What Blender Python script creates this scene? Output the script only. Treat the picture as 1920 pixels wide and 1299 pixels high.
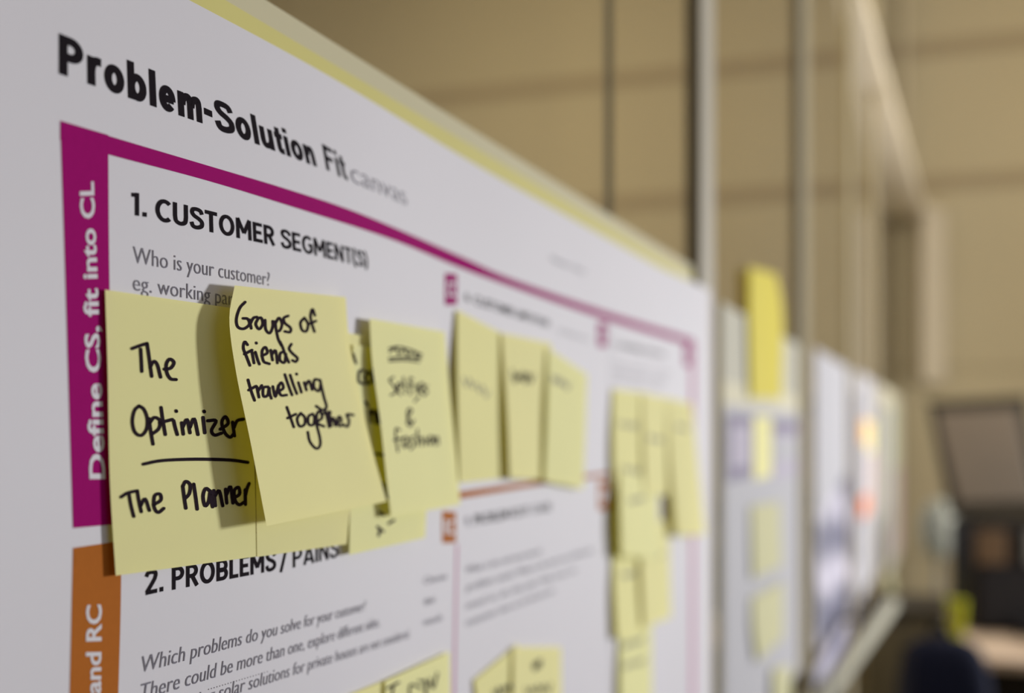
import bpy, bmesh, math, random
from mathutils import Vector
from mathutils.bvhtree import BVHTree
random.seed(7)
for o in list(bpy.data.objects): bpy.data.objects.remove(o)
S = bpy.context.scene
COL = S.collection

# ------------------------------------------------------------------ camera, world, lights, exposure
F = 2270.0; CX = 960.0; HY = 802.0; ZC = 1.40          # focal length in pixels, horizon row, camera height
cam = bpy.data.cameras.new('camera'); co = bpy.data.objects.new('camera', cam); COL.objects.link(co)
co.location = (0, 0, ZC); co.rotation_euler = (math.radians(90), 0, 0)
cam.sensor_width = 36; cam.lens = F/1920*36; cam.shift_y = (HY-649.5)/1920
cam.clip_start = 0.01; cam.clip_end = 60
cam.dof.use_dof = True; cam.dof.focus_distance = 0.376; cam.dof.aperture_fstop = cam.lens/1000/0.0083
S.camera = co
S.view_settings.view_transform = 'Standard'; S.view_settings.look = 'None'
S.view_settings.gamma = 1; S.view_settings.use_curve_mapping = False
S.view_settings.exposure = 0.0
wd = bpy.data.worlds.new('world'); S.world = wd; wd.use_nodes = True
bg = wd.node_tree.nodes['Background']; bg.inputs[0].default_value = (0.90, 0.93, 1.0, 1); bg.inputs[1].default_value = 0.52

def area(name, loc, target, sx, sy, power, color):
    l = bpy.data.lights.new(name, 'AREA'); l.shape = 'RECTANGLE'; l.size = sx; l.size_y = sy
    l.energy = power; l.color = color
    o = bpy.data.objects.new(name, l); COL.objects.link(o); o.location = loc
    o.rotation_euler = (Vector(target)-Vector(loc)).to_track_quat('-Z', 'Y').to_euler()
    return o
area('window_light', (4.3, 3.25, 1.47), (0.2, 0.7, 1.40), 0.44, 0.48, 200, (0.97, 0.98, 1.0))
area('far_room_fill', (2.6, 3.0, 3.5), (2.4, 5.6, 0.4), 1.4, 1.4, 26, (1.0, 0.95, 0.84))  # added fill, no lamp seen there; brightens the far wall and desk
area('beyond_glass_fill', (-1.6, 2.6, 3.3), (-0.7, 6.5, 2.6), 1.8, 1.8, 250, (1.0, 0.84, 0.53))  # added fill without a visible source, lifts the wall beyond the glass

# ------------------------------------------------------------------ wall frame: u along the partition, n out into the room
TV = 820.0/F
c_ = 1/math.hypot(1, TV); s_ = TV*c_
B = -0.2387
def W(u, n, z): return Vector((B + s_*u + c_*n, c_*u - s_*n, ZC + z))
def uv_of(P): return ((P[0]-B)*s_ + P[1]*c_, (P[0]-B)*c_ - P[1]*s_, P[2]-ZC)
def ray(x, y, off):                                   # where the sight line of a point meets the plane n = off
    rx = (x-CX)/F; rz = (HY-y)/F
    t = (off + B*c_)/(rx*c_ - s_)
    return Vector((rx*t, t, ZC + rz*t))
def u_at(x, off=0.0): return uv_of(ray(x, HY, off))[0]
def bow(u, z):                                        # the paper's gentle swell off the glass
    return 0.0012 + 0.0075*math.exp(-((u-0.475)/0.12)**2)*max(0.0, 1-abs(z+0.02)/0.5)
U_POST = u_at(1301)
def overpost(u, z):                                   # ... and its rise over the post at the right edge
    t = min(1, max(0, (u-(U_POST-0.15))/0.145)); return bow(u, z) + 0.0075*t*t*(3-2*t)
def onpaper(x, y, lift=0.0):
    off = lift + 0.003
    for _ in range(16):
        P = ray(x, y, off); u, n, z = uv_of(P); off = 0.4*off + 0.6*(overpost(u, z) + lift)
    return ray(x, y, off)
def proj(P): return (CX + F*P[0]/P[1], HY - F*(P[2]-ZC)/P[1])

# ------------------------------------------------------------------ materials
MATS = {}
def mat(name, col, rough=0.6, noise=0.0, scale=40, bump=0.0, bscale=300, metal=0.0, trans=None, spec=0.12, sheen=0.0):
    if name in MATS: return MATS[name]
    m = bpy.data.materials.new(name); m.use_nodes = True; nt = m.node_tree
    b = nt.nodes['Principled BSDF']; b.inputs['Roughness'].default_value = rough
    b.inputs['Metallic'].default_value = metal; b.inputs['Specular IOR Level'].default_value = spec
    tc = nt.nodes.new('ShaderNodeTexCoord')
    n = nt.nodes.new('ShaderNodeTexNoise'); n.inputs['Scale'].default_value = scale; n.inputs['Detail'].default_value = 4
    nt.links.new(tc.outputs['Object'], n.inputs['Vector'])
    r = nt.nodes.new('ShaderNodeMix'); r.data_type = 'RGBA'
    k = noise
    r.inputs[6].default_value = (*[c*(1-k) for c in col], 1); r.inputs[7].default_value = (*[min(1, c*(1+k)) for c in col], 1)
    nt.links.new(n.outputs['Fac'], r.inputs[0]); nt.links.new(r.outputs[2], b.inputs['Base Color'])
    if bump:
        n2 = nt.nodes.new('ShaderNodeTexNoise'); n2.inputs['Scale'].default_value = bscale; n2.inputs['Detail'].default_value = 3
        nt.links.new(tc.outputs['Object'], n2.inputs['Vector'])
        bp = nt.nodes.new('ShaderNodeBump'); bp.inputs['Strength'].default_value = bump; bp.inputs['Distance'].default_value = 0.0006
        nt.links.new(n2.outputs['Fac'], bp.inputs['Height']); nt.links.new(bp.outputs[0], b.inputs['Normal'])
    if trans:
        tr = nt.nodes.new('ShaderNodeBsdfTranslucent'); tr.inputs[0].default_value = (*trans[1], 1)
        mx = nt.nodes.new('ShaderNodeMixShader'); mx.inputs[0].default_value = trans[0]
        out = nt.nodes['Material Output']
        nt.links.new(b.outputs[0], mx.inputs[1]); nt.links.new(tr.outputs[0], mx.inputs[2]); nt.links.new(mx.outputs[0], out.inputs[0])
    MATS[name] = m; return m
PAPER = mat('poster_paper', (0.735, 0.715, 0.760), 0.55, 0.02, 9, 0.03, 700, spec=0.12)
BACK = mat('cream_backing_paper', (0.60, 0.55, 0.36), 0.6, 0.03, 12)
YBAND = mat('yellow_band_paper', (0.66, 0.60, 0.21), 0.6, 0.03, 20)
INK = mat('black_print', (0.016, 0.012, 0.016), 0.8, spec=0.02)
GREY = mat('grey_print', (0.22, 0.21, 0.25), 0.8, spec=0.05)
PALE = mat('pale_grey_print', (0.50, 0.48, 0.52), 0.6)
MAG = mat('magenta_print', (0.36, 0.001, 0.155), 0.8, 0.05, 500, spec=0.05)
PINK = mat('pink_line_print', (0.62, 0.30, 0.44), 0.8, spec=0.05)
ORG = mat('orange_print', (0.47, 0.145, 0.022), 0.8, 0.05, 500, spec=0.05)
PEN = mat('marker_ink', (0.020, 0.011, 0.018), 0.8, spec=0.03)
PENG = mat('faded_marker_ink', (0.12, 0.11, 0.07), 0.5)
NOTE = [mat('yellow_note_paper_%s' % k, c, 0.75, 0.02, 25, 0.03, 900, trans=(0.14, t), spec=0.08) for k, c, t in (
    ('a', (0.98, 0.94, 0.46), (0.95, 0.80, 0.01)), ('b', (0.98, 0.935, 0.47), (0.95, 0.80, 0.01)), ('c', (0.97, 0.95, 0.49), (0.92, 0.82, 0.01)))]
NEON = mat('bright_yellow_note_paper', (0.64, 0.54, 0.03), 0.6, 0.03, 20)
def glass_mat():
    m = bpy.data.materials.new('window_glass'); m.use_nodes = True; nt = m.node_tree
    for n in list(nt.nodes):
        if n.type != 'OUTPUT_MATERIAL': nt.nodes.remove(n)
    out = [n for n in nt.nodes if n.type == 'OUTPUT_MATERIAL'][0]
    t = nt.nodes.new('ShaderNodeBsdfTransparent'); t.inputs[0].default_value = (0.965, 0.97, 0.93, 1)
    g = nt.nodes.new('ShaderNodeBsdfGlossy'); g.inputs['Roughness'].default_value = 0.03
    f = nt.nodes.new('ShaderNodeFresnel'); f.inputs[0].default_value = 1.25
    mx = nt.nodes.new('ShaderNodeMixShader')
    nt.links.new(f.outputs[0], mx.inputs[0]); nt.links.new(t.outputs[0], mx.inputs[1]); nt.links.new(g.outputs[0], mx.inputs[2])
    nt.links.new(mx.outputs[0], out.inputs[0]); return m
GLASS = glass_mat()
ALU = mat('pale_aluminium', (0.46, 0.43, 0.36), 0.45, 0.04, 8, metal=0.0)
OLIVEP = mat('olive_post_paint', (0.30, 0.26, 0.17), 0.8, 0.04, 8, spec=0.15)
SHADESEAL = mat('post_shade_seal', (0.36, 0.30, 0.19), 0.8, spec=0.05)  # colour stands in for the shaded side of the posts
JSEAL = mat('brown_joint_seal', (0.12, 0.10, 0.06), 0.9, spec=0.02)
BEIGE = mat('beige_wall_paint', (0.53, 0.448, 0.285), 0.85, 0.05, 1.2, 0.1, 60)
JOINT = mat('brown_joint', (0.40, 0.32, 0.20), 0.8)
CEIL = mat('ceiling_paint', (0.50, 0.42, 0.30), 0.9, 0.03, 2)
CARPET = mat('brown_carpet', (0.10, 0.085, 0.065), 0.95, 0.25, 60, 0.4, 200)

# ------------------------------------------------------------------ object helpers
def link(name, me, m=None, parent=None):
    o = bpy.data.objects.new(name, me); COL.objects.link(o)
    if m: me.materials.append(m)
    if parent: o.parent = parent
    return o
def mesh(name, vs, fs, m=None, parent=None, smooth=False):
    me = bpy.data.meshes.new(name)
    if parent is not None:
        off = parent['_o']; vs = [Vector(v)-Vector(off) for v in vs]
    me.from_pydata([tuple(v) for v in vs], [], fs); me.update()
    if smooth:
        for p in me.polygons: p.use_smooth = True
    return link(name, me, m, parent)
def root(name, loc):
    o = bpy.data.objects.new(name, None); COL.objects.link(o); o.location = loc; o.empty_display_size = 0.05
    o['_o'] = list(loc); return o
def tag(o, label, cat, group=None, kind=None):
    if label: o['label'] = label
    if cat: o['category'] = cat
    if group: o['group'] = group
    if kind: o['kind'] = kind
    return o
def solid(o, t, off=-1):
    md = o.modifiers.new('thickness', 'SOLIDIFY'); md.thickness = t; md.offset = off; return o
def wbox(u0, u1, n0, n1, z0, z1):                      # a box in the frame of the partition
    vs = [W(u, n, z) for z in (z0, z1) for n in (n0, n1) for u in (u0, u1)]
    return vs, [(0, 2, 3, 1), (4, 5, 7, 6), (0, 1, 5, 4), (2, 6, 7, 3), (0, 4, 6, 2), (1, 3, 7, 5)]
def bevel(o, w, seg=2):
    md = o.modifiers.new('bevel', 'BEVEL'); md.width = w; md.segments = seg; md.limit_method = 'ANGLE'; return o
def bm_obj(name, bm, m, parent=None, smooth=False):
    me = bpy.data.meshes.new(name)
    if parent is not None:
        off = Vector(parent['_o'])
        for v in bm.verts: v.co -= off
    bm.to_mesh(me); bm.free()
    if smooth:
        for p in me.polygons: p.use_smooth = True
    return link(name, me, m, parent)

# ------------------------------------------------------------------ the setting
floor_z = -ZC; CEILZ = 2.62; UF = 6.37
def slab(name, u0, u1, n0, n1, z0, z1, m):
    o = mesh(name, *wbox(u0, u1, n0, n1, z0, z1), m); o['kind'] = 'structure'; return o
slab('floor', -3.0, UF+0.2, -4.5, 5.5, floor_z-0.1, floor_z, CARPET)
slab('ceiling', -3.0, UF+0.2, -4.5, 5.5, CEILZ, CEILZ+0.1, CEIL)
# far wall of two-metre-wide panels in rows; every panel a piece of its own with recessed joints
fw = root('wall_far', W(UF+0.06, 0.5, floor_z)); fw['kind'] = 'structure'
mesh('joint_backing', *wbox(UF+0.012, UF+0.12, -4.5, 5.5, floor_z, CEILZ), JOINT, fw)
zs = [floor_z, -0.62, 0.29, 1.20, 1.86, CEILZ]
for k in range(5):
    for j in range(5):
        n0 = -4.5 + 2*j
        bevel(mesh('panel', *wbox(UF, UF+0.014, n0+0.003, n0+1.997, zs[k]+0.003, zs[k+1]-0.003), BEIGE, fw), 0.004)
for zz in (1.20, 1.86):
    mesh('joint_strip', *wbox(UF-0.012, UF+0.012, -4.5, 5.5, zz-0.035, zz+0.035), JOINT, fw)
slab('wall_beyond_glass', -3.0, UF, -4.6, -4.5, floor_z, CEILZ, BEIGE)

slab('light_block_wall', -0.75, -0.60, -0.05, 3.4, floor_z, CEILZ, mat('light_block_umber', (0.10, 0.085, 0.075), 0.9, 0.04, 2))  # added unseen wall behind the camera, blocks ambient light from the poster's left
# glass partition the posters hang on
gp = root('wall_left', W(1.5, -0.01, floor_z)); gp['kind'] = 'structure'
P1 = (u_at(1301), u_at(1301)+0.062)
P2 = (u_at(1494), u_at(1494)+0.10)
P3 = (P2[0]+0.98, P2[0]+1.08)
P4 = (P3[0]+0.98, P3[0]+1.08)
posts = [(-0.60, -0.54), P1, P2, P3, P4]
ends = [(-1.66, -1.6)] + posts + [(UF-0.08, UF)]
for k, (a, b) in enumerate(posts + [(UF-0.07, UF-0.002)]):
    bevel(mesh('post', *wbox(a, b, -0.05, 0.0075, floor_z+0.10, CEILZ-0.06), ALU if k < 2 else OLIVEP, gp), 0.0015)
    mesh('seal_shade_strip', *wbox(a-0.005, a, -0.02, 0.0070, floor_z+0.10, CEILZ-0.06), SHADESEAL, gp)  # dark strip over the post's left face, shade put into its colour
    if k < 5: mesh('seal_shade_strip', *wbox(b, b+0.005, -0.02, 0.0070, floor_z+0.10, CEILZ-0.06), SHADESEAL, gp)
jx = u_at(1134)
edges = [(-0.535, jx), (jx+0.024, P1[0]-0.005), (P1[1]+0.005, P2[0]-0.005), (P2[1]+0.005, P3[0]-0.005), (P3[1]+0.005, P4[0]-0.005), (P4[1]+0.005, UF-0.075)]
for a, b in edges:
    mesh('glass_pane', *wbox(a, b, -0.010, 0.0, floor_z+0.10, CEILZ-0.06), GLASS, gp)
mesh('seal_shade_strip', *wbox(jx, jx+0.024, -0.011, -0.0003, floor_z+0.10, CEILZ-0.06), JSEAL, gp)
bevel(mesh('bottom_rail', *wbox(-0.60, UF, -0.05, 0.008, floor_z, floor_z+0.10), ALU, gp), 0.002)
bevel(mesh('top_rail', *wbox(-0.60, UF, -0.05, 0.008, CEILZ-0.06, CEILZ), ALU, gp), 0.002)

# ------------------------------------------------------------------ paper sheets following the swell
def sheet(name, parent, u0, u1, z0, z1, off, m, nu=40, nz=24, f=None, thick=0.00025):
    vs = []; fs = []
    for j in range(nz+1):
        for i in range(nu+1):
            u = u0 + (u1-u0)*i/nu; z = z0 + (z1-z0)*j/nz
            vs.append(W(u, (f(u, z) if f else 0)+off, z))
    for j in range(nz):
        for i in range(nu):
            a = j*(nu+1)+i; fs.append((a, a+1, a+nu+2, a+nu+1))
    return mesh(name, vs, fs, m, parent, True)

def catmull(pts, n):
    if len(pts) == 1: return [pts[0]]*2
    P = [tuple(2*a-b for a, b in zip(pts[0], pts[1]))] + list(pts) + [tuple(2*a-b for a, b in zip(pts[-1], pts[-2]))]
    out = []
    for i in range(1, len(P)-2):
        for k in range(n):
            t = k/n
            out.append(tuple(0.5*((2*b)+(-a+c)*t+(2*a-5*b+4*c-d)*t*t+(-a+3*b-3*c+d)*t**3) for a, b, c, d in zip(P[i-1], P[i], P[i+1], P[i+2])))
    out.append(tuple(pts[-1])); return out
def lerp_poly(pts, t, key=0):
    """sample a polyline by even steps of its length"""
    L = [0]
    for a, b in zip(pts, pts[1:]): L.append(L[-1]+math.hypot(a[0]-b[0], a[1]-b[1]))
    d = t*L[-1]
    for i in range(len(pts)-1):
        if d <= L[i+1] or i == len(pts)-2:
            f = (d-L[i])/max(1e-9, L[i+1]-L[i]); return tuple(p+(q-p)*f for p, q in zip(pts[i], pts[i+1]))

def band(name, top, bot, m, parent, lift=0.00008, n=30, k=3):
    """a printed band between two traced edges"""
    T = catmull(top, 8); Bt = catmull(bot, 8); vs = []; fs = []
    for i in range(n+1):
        a = lerp_poly(T, i/n); b = lerp_poly(Bt, i/n)
        for j in range(k+1):
            f = j/k; vs.append(onpaper(a[0]+(b[0]-a[0])*f, a[1]+(b[1]-a[1])*f, lift))
    for i in range(n):
        for j in range(k):
            a = i*(k+1)+j; fs.append((a, a+1, a+k+2, a+k+1))
    return mesh(name, vs, fs, m, parent)

def homography(q):
    """unit square (0,0)(1,0)(1,1)(0,1) -> the four points q"""
    (x0, y0), (x1, y1), (x2, y2), (x3, y3) = q
    dx1, dx2, dx3 = x1-x2, x3-x2, x0-x1+x2-x3; dy1, dy2, dy3 = y1-y2, y3-y2, y0-y1+y2-y3
    det = dx1*dy2-dx2*dy1
    g = (dx3*dy2-dx2*dy3)/det; h = (dx1*dy3-dx3*dy1)/det
    a, b, c = x1-x0+g*x1, x3-x0+h*x3, x0; d, e, f = y1-y0+g*y1, y3-y0+h*y3, y0
    return lambda s, t: ((a*s+b*t+c)/(g*s+h*t+1), (d*s+e*t+f)/(g*s+h*t+1))

CAPH = None
def text_mesh(body, bold=0.0, shear=0.0, spacing=1.0):
    cu = bpy.data.curves.new('t', 'FONT'); cu.body = body; cu.size = 1; cu.offset = bold; cu.shear = shear
    cu.space_character = spacing; cu.resolution_u = 3
    o = bpy.data.objects.new('t', cu); COL.objects.link(o)
    dg = bpy.context.evaluated_depsgraph_get(); me = bpy.data.meshes.new_from_object(o.evaluated_get(dg))
    vs = [(v.co.x, v.co.y) for v in me.vertices]; fs = [tuple(p.vertices) for p in me.polygons]
    bpy.data.objects.remove(o); bpy.data.meshes.remove(me); bpy.data.curves.remove(cu)
    return vs, fs
def text(name, body, bl, br, tr, tl, m, parent, bold=0.0, shear=0.0, lift=0.00016, spacing=1.0, place=None, bend=0.0):
    """printed line: bl, br = ends of the base line, tl, tr = cap height above them"""
    vs, fs = text_mesh(body, bold, shear, spacing)
    x0 = min(v[0] for v in vs); x1 = max(v[0] for v in vs); H = homography((bl, br, tr, tl))
    place = place or (lambda x, y: onpaper(x, y, lift)); out = []
    for x, y in vs:
        s = (x-x0)/(x1-x0); X, Y = H(s, y/0.729)
        out.append(place(X, Y + bend*4*s*(1-s)))
    return mesh(name, out, fs, m, parent)
def arc(cx, cy, rx, ry, a0, a1, n=18):
    return [(cx+rx*math.cos(math.radians(a0+(a1-a0)*k/n)), cy+ry*math.sin(math.radians(a0+(a1-a0)*k/n))) for k in range(n+1)]
def glyphs(w):
    """bold sans letters as centre lines: cap height 1; each entry is (advance, curves)"""
    h = w/2; t = 1-h; C = lambda *p: catmull(list(p), 6); st = lambda x, a, b: [(x, a), (x, b)]
    bowlP = [(0, t), (.28, t)] + arc(.30, (t+.47)/2, .30-h+.02, (t-.47)/2, 85, -85) + [(.28, .47), (0, .47)]
    o = arc(.29, .37, .29-h, .38-h, 0, 360, 28)
    arch = lambda x: C((x-.29, .38), (x-.25, .55), (x-.14, .745-h), (x-.03, .62), (x, .44)) + [(x, 0)]
    Sc = C((.57, .72), (.50, .87), (.32, 1.01-h), (.14, .88), (.10, .73), (.20, .60), (.42, .49), (.56, .36), (.54, .18), (.34, h-.01), (.14, .11), (.06, .29))
    return {
     'P': (.62, [st(h, 0, 1), bowlP]), 'F': (.55, [st(h, 0, 1), [(0, t), (.54, t)], [(0, .5), (.47, .5)]]),
     'r': (.36, [st(h, 0, .74), C((h, .40), (.15, .57), (.25, .655), (.38, .655))]),
     'o': (.58, [o]), 'b': (.59, [st(h, 0, 1.04), arc(.30, .37, .29-h, .38-h, 0, 360, 28)]), 'l': (w, [st(h, 0, 1.04)]),
     'e': (.56, [[(h, .36), (.50, .36)], arc(.285, .37, .285-h, .38-h, -8, 318, 28)]),
     'm': (.88, [st(h, 0, .74), arch(h+.345), arch(h+.69)]), 'n': (.56, [st(h, 0, .74), arch(.56-h)]),
     'u': (.56, [st(.56-h, 0, .74), [(h, .74)] + C((h, .28), (h+.04, .14), (.24, h), (.40, .17), (.56-h, .34))]),
     't': (.34, [[(.16, .94)] + C((.16, .24), (.19, .11), (.35, h)), [(0, .74-h), (.35, .74-h)]]),
     'i': (w, [st(h, 0, .74), st(h, .86, 1.04)]), '-': (.36, [[(.02, .38), (.34, .38)]]), 'S': (.62, [Sc]),
     'C': (.66, [arc(.40, .5, .40-h, .51-h, 48, 312, 28)]), 'O': (.80, [arc(.40, .5, .40-h, .51-h, 0, 360, 32)]),
     'U': (.68, [[(h, 1)] + C((h, .40), (h+.05, .18), (.34, h), (.63-h, .18), (.68-h, .40)) + [(.68-h, 1)]]),
     'T': (.60, [[(0, t), (.60, t)], st(.30, 0, 1-h)]), 'E': (.53, [st(h, 0, 1), [(0, t), (.53, t)], [(0, .5), (.48, .5)], [(0, h), (.54, h)]]),
     'M': (.84, [st(h, 0, 1), st(.84-h, 0, 1), [(h, 1), (.42, .30)], [(.84-h, 1), (.42, .30)]]),
     'R': (.64, [st(h, 0, 1), bowlP, [(.30, .50), (.58, 0)]]), 'B': (.64, [st(h, 0, 1), bowlP, [(0, .51), (.32, .51)] + arc(.34, (.51+h)/2, .30-h, (.51-h)/2, 85, -85) + [(.32, h), (0, h)]]),
     'G': (.72, [arc(.40, .5, .40-h, .51-h, 48, 330, 28), [(.72-h, .52), (.72-h, .16)], [(.44, .50), (.72, .50)]]),
     'N': (.70, [st(h, 0, 1), st(.70-h, 0, 1), [(h, 1), (.70-h, 0)]]), 'L': (.50, [st(h, 0, 1), [(0, h), (.50, h)]]), 'I': (w, [st(h, 0, 1)]),
     'A': (.74, [[(.06, 0), (.37, 1)], [(.68, 0), (.37, 1)], [(.15, .26), (.59, .26)]]), '/': (.44, [[(.03, -.08), (.38, 1.06)]]),
     '(': (.24, [arc(.34, .46, .30, .62, 112, 248, 14)]), ')': (.24, [arc(-.10, .46, .30, .62, 68, -68, 14)]),
     '1': (.33, [st(.33-h, 0, 1), [(0, t-.02), (.30, t-.02)]]), '2': (.58, [C((.05, .76), (.13, .90), (.30, 1.01-h), (.49, .86), (.46, .64), (.28, .38), (.06, .10)), [(.02, h), (.57, h)]]),
     '.': (w+.02, [st(h+.01, 0, w+.02)]), ' ': (.16, [])}
def strokeq(name, body, bl, br, hl, hr, m, parent, w=0.19, lean=(0, 0), gap=0.105, lift=0.00014):
    H = homography((bl, br, (br[0]-lean[1], br[1]-hr), (bl[0]-lean[0], bl[1]-hl))); G = glyphs(w)
    total = sum(G[c][0] for c in body) + gap*(len(body)-1); x = 0; vs = []; fs = []
    pl = lambda a, b: onpaper(*H(a/total, b), lift)
    for c in body:
        for curve in G[c][1]:
            N = len(curve); base = len(vs); closed = math.hypot(curve[0][0]-curve[-1][0], curve[0][1]-curve[-1][1]) < 1e-4
            for i, (a, b) in enumerate(curve):
                p, q_ = curve[max(0, i-1)], curve[min(N-1, i+1)]
                if closed and i in (0, N-1): p, q_ = curve[-2], curve[1]
                d = math.hypot(q_[0]-p[0], q_[1]-p[1]) or 1; dx, dy = (q_[0]-p[0])/d*w/2, (q_[1]-p[1])/d*w/2
                vs += [pl(x+a-dy, b+dx), pl(x+a+dy, b-dx)]
            fs += [(base+2*i, base+2*i+1, base+2*i+3, base+2*i+2) for i in range(N-1)]
        x += G[c][0]+gap
    return mesh(name, vs, fs, m, parent)
def textq(name, body, bl, br, hl, hr, m, parent, lean=(0, 0), **k):
    return text(name, body, bl, br, (br[0]-lean[1], br[1]-hr), (bl[0]-lean[0], bl[1]-hl), m, parent, **k)

# ------------------------------------------------------------------ backing sheet and the big canvas poster
UL = 0.16
ur = P1[0]+0.015
bk = root('backing_sheet', W(0.6, 0.0, -0.47))
sheet('paper', bk, UL-0.01, ur, -0.47, 0.149, 0.0006, BACK)
sheet('yellow_band', bk, UL-0.01, ur, 0.128, 0.1405, 0.00065+0.0002, YBAND, nz=1)
tag(bk, 'cream backing sheet with a yellow band, showing above the top edge of the poster', 'paper sheet')

po = root('canvas_poster', W(0.6, 0.002, -0.463))
sheet('paper', po, UL, ur+0.022, -0.463, 0.1315, 0.0, PAPER, 90, 40, overpost)
tag(po, 'large white poster headed Problem-Solution Fit, framed in magenta and orange, covered in notes', 'poster')
L = 0.0003
# magenta frame of the first row
band('magenta_bar', [(113, 226), (122, 500), (131, 800), (137, 990)], [(203, 253), (205, 500), (210, 800), (213, 983)], MAG, po, n=20, k=4)
top = [(113, 226), (205, 255), (380, 307.5), (540, 355), (677, 401), (860, 479), (952, 520), (1132, 583), (1300, 636)]
bot = [(113, 262), (201, 289), (380, 336), (540, 385), (727, 446), (860, 501), (952, 535), (1132, 597), (1300, 648)]
band('magenta_strip', top, bot, MAG, po, n=60)
band('pink_line', [(1294, 642), (1295, 900), (1295, 1340)], [(1303, 643), (1303, 900), (1303, 1340)], PINK, po, n=10, k=1)
# orange frame of the second row
band('orange_bar', [(137, 1027), (134, 1160), (130, 1330)], [(228, 1014), (226, 1160), (221, 1330)], ORG, po, n=12, k=4)
band('orange_strip', [(137, 1027), (868, 921), (1022, 900), (1150, 884)], [(137, 1060), (868, 934), (1022, 908), (1150, 891)], ORG, po, n=40)
band('pink_line', [(855, 1020), (852, 1160), (848, 1330)], [(859, 1020), (856, 1160), (853, 1330)], PINK, po, n=10, k=1)
band('pink_line', [(1143, 600), (1144, 740), (1145, 1330)], [(1144.5, 600), (1145.5, 740), (1147, 1330)], PALE, po, n=10, k=1)
def icon(x0, x1, y0, y1, m, body):
    band('icon_block', [(x0, y0), (x0, (y0+y1)/2), (x0, y1)], [(x1, y0+2), (x1, (y0+y1)/2), (x1, y1-1)], m, po, n=4, k=1)
    h = (y1-y0)
    text('icon_letters', body, (x0+4, y0+h*0.72), (x1-3, y0+h*0.73), (x1-3, y0+h*0.25), (x0+4, y0+h*0.24), PAPER, po, bold=0.03)
icon(834, 857, 512, 572, MAG, 'CC'); icon(1121, 1138, 604, 650, MAG, 'AS'); icon(1283, 1299, 643, 686, MAG, 'AS')
icon(829, 855, 958, 1018, ORG, 'RC'); icon(1122, 1146, 902, 956, ORG, 'BE')
T = textq
K = strokeq
K('title_print', 'Problem', (111, 138), (379, 231), 76, 61, INK, po, lean=(0, 4), w=0.215)
K('title_print', '-', (384, 231), (401, 238), 60, 59, INK, po, lean=(4, 5), w=0.20)
K('title_print', 'Solution', (407, 242), (595, 313), 58, 48, INK, po, lean=(6, 12), w=0.20)
K('title_print', 'Fit', (613, 318), (653, 339), 49, 46, INK, po, lean=(9, 10), w=0.17)
T('canvas_print', 'canvas', (660, 341), (764, 385), 42, 38, GREY, po, lean=(5, 7), bold=-0.012)
K('heading_print', '1.', (247, 403), (276, 407), 43, 43, INK, po, w=0.18, gap=0.14)
K('heading_print', 'CUSTOMER', (292, 413), (516, 461), 43, 36, INK, po, lean=(0, 2), w=0.18)
K('heading_print', 'SEGMENT(S)', (528, 464), (690, 502), 36, 29, INK, po, lean=(2, 3), w=0.17)
T('question_print', 'Who is your customer?', (250, 493), (506, 536), 34, 27, GREY, po, bold=-0.008)
T('question_print', 'eg. working parents', (250, 544), (478, 579), 33, 27, GREY, po, bold=-0.008)
text('side_print', 'Define CS, fit into CL', (197, 898), (175, 340), (148, 341), (167, 898), PAPER, po, bold=0.024)
text('side_print', 'understand RC', (187, 1470), (190, 1133), (161, 1134), (158, 1470), PAPER, po, bold=0.024)
K('heading_print', '2.', (273, 1116), (307, 1108), 45, 44, INK, po, w=0.18)
K('heading_print', 'PROBLEMS', (323, 1106), (517, 1069), 43, 38, INK, po, w=0.18)
K('heading_print', '/ PAINS', (526, 1070), (634, 1044), 37, 33, INK, po, w=0.16)
T('question_print', 'Which problems do you solve for your customer?', (267, 1261), (686, 1144), 33, 20, GREY, po, shear=0.18, bold=-0.006)
T('question_print', 'There could be more than one, explore different sides.', (265, 1313), (712, 1174), 33, 20, GREY, po, shear=0.18, bold=-0.006)
T('question_print', 'eg. existing solar solutions for private houses are not considered.', (268, 1358), (768, 1195), 33, 18, GREY, po, shear=0.18, bold=-0.006)
for (x0, y0, x1, y1, b) in ((795, 1096, 838, 1085, 'Choose'), (795, 1135, 817, 1128, 'their'), (795, 1173, 829, 1162, 'needs')):
    T('side_note_print', b, (x0, y0), (x1, y1), 15, 13, GREY, po, bold=0.0)
T('column_heading_print', '6.', (872, 563), (883, 567), 17, 16, INK, po, bold=0.01)
T('column_heading_print', 'CUSTOMER LIMITATIONS', (889, 570), (1030, 613), 18, 13, INK, po, bold=0.01)
T('column_heading_print', 'eg. budget, devices', (1046, 622), (1104, 640), 10, 8, PALE, po)
T('column_heading_print', '5. AVAILABLE SOLUTIONS', (1152, 650), (1246, 670), 12, 9, INK, po, bold=0.0)
T('column_heading_print', '9.', (872, 987), (883, 985), 19, 18, GREY, po, bold=0.01)
T('column_heading_print', 'PROBLEM ROOT / CAUSE', (889, 984), (1033, 956), 20, 15, INK, po, bold=0.008)
for (x0, y0, x1, y1, b) in ((874, 1075, 1015, 1037, 'What is the real reason that this'), (874, 1108, 1112, 1035, 'problem exists? What is the back story behind the'),
                            (874, 1142, 1080, 1072, 'need to do this job? Why does the'), (874, 1174, 1040, 1110, 'customer have to do this job now')):
    T('question_print', b, (x0, y0), (x1, y1), 14, 10, GREY, po, shear=0.15)
for k in range(3): T('question_print', 'Which solutions are available', (1152, 686+14*k), (1258-8*k, 703+13*k), 8, 7, PALE, po)
T('top_print', 'Purpose / Vision', (1034, 488), (1096, 513), 9, 8, GREY, po)
dm = bmesh.new()
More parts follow.
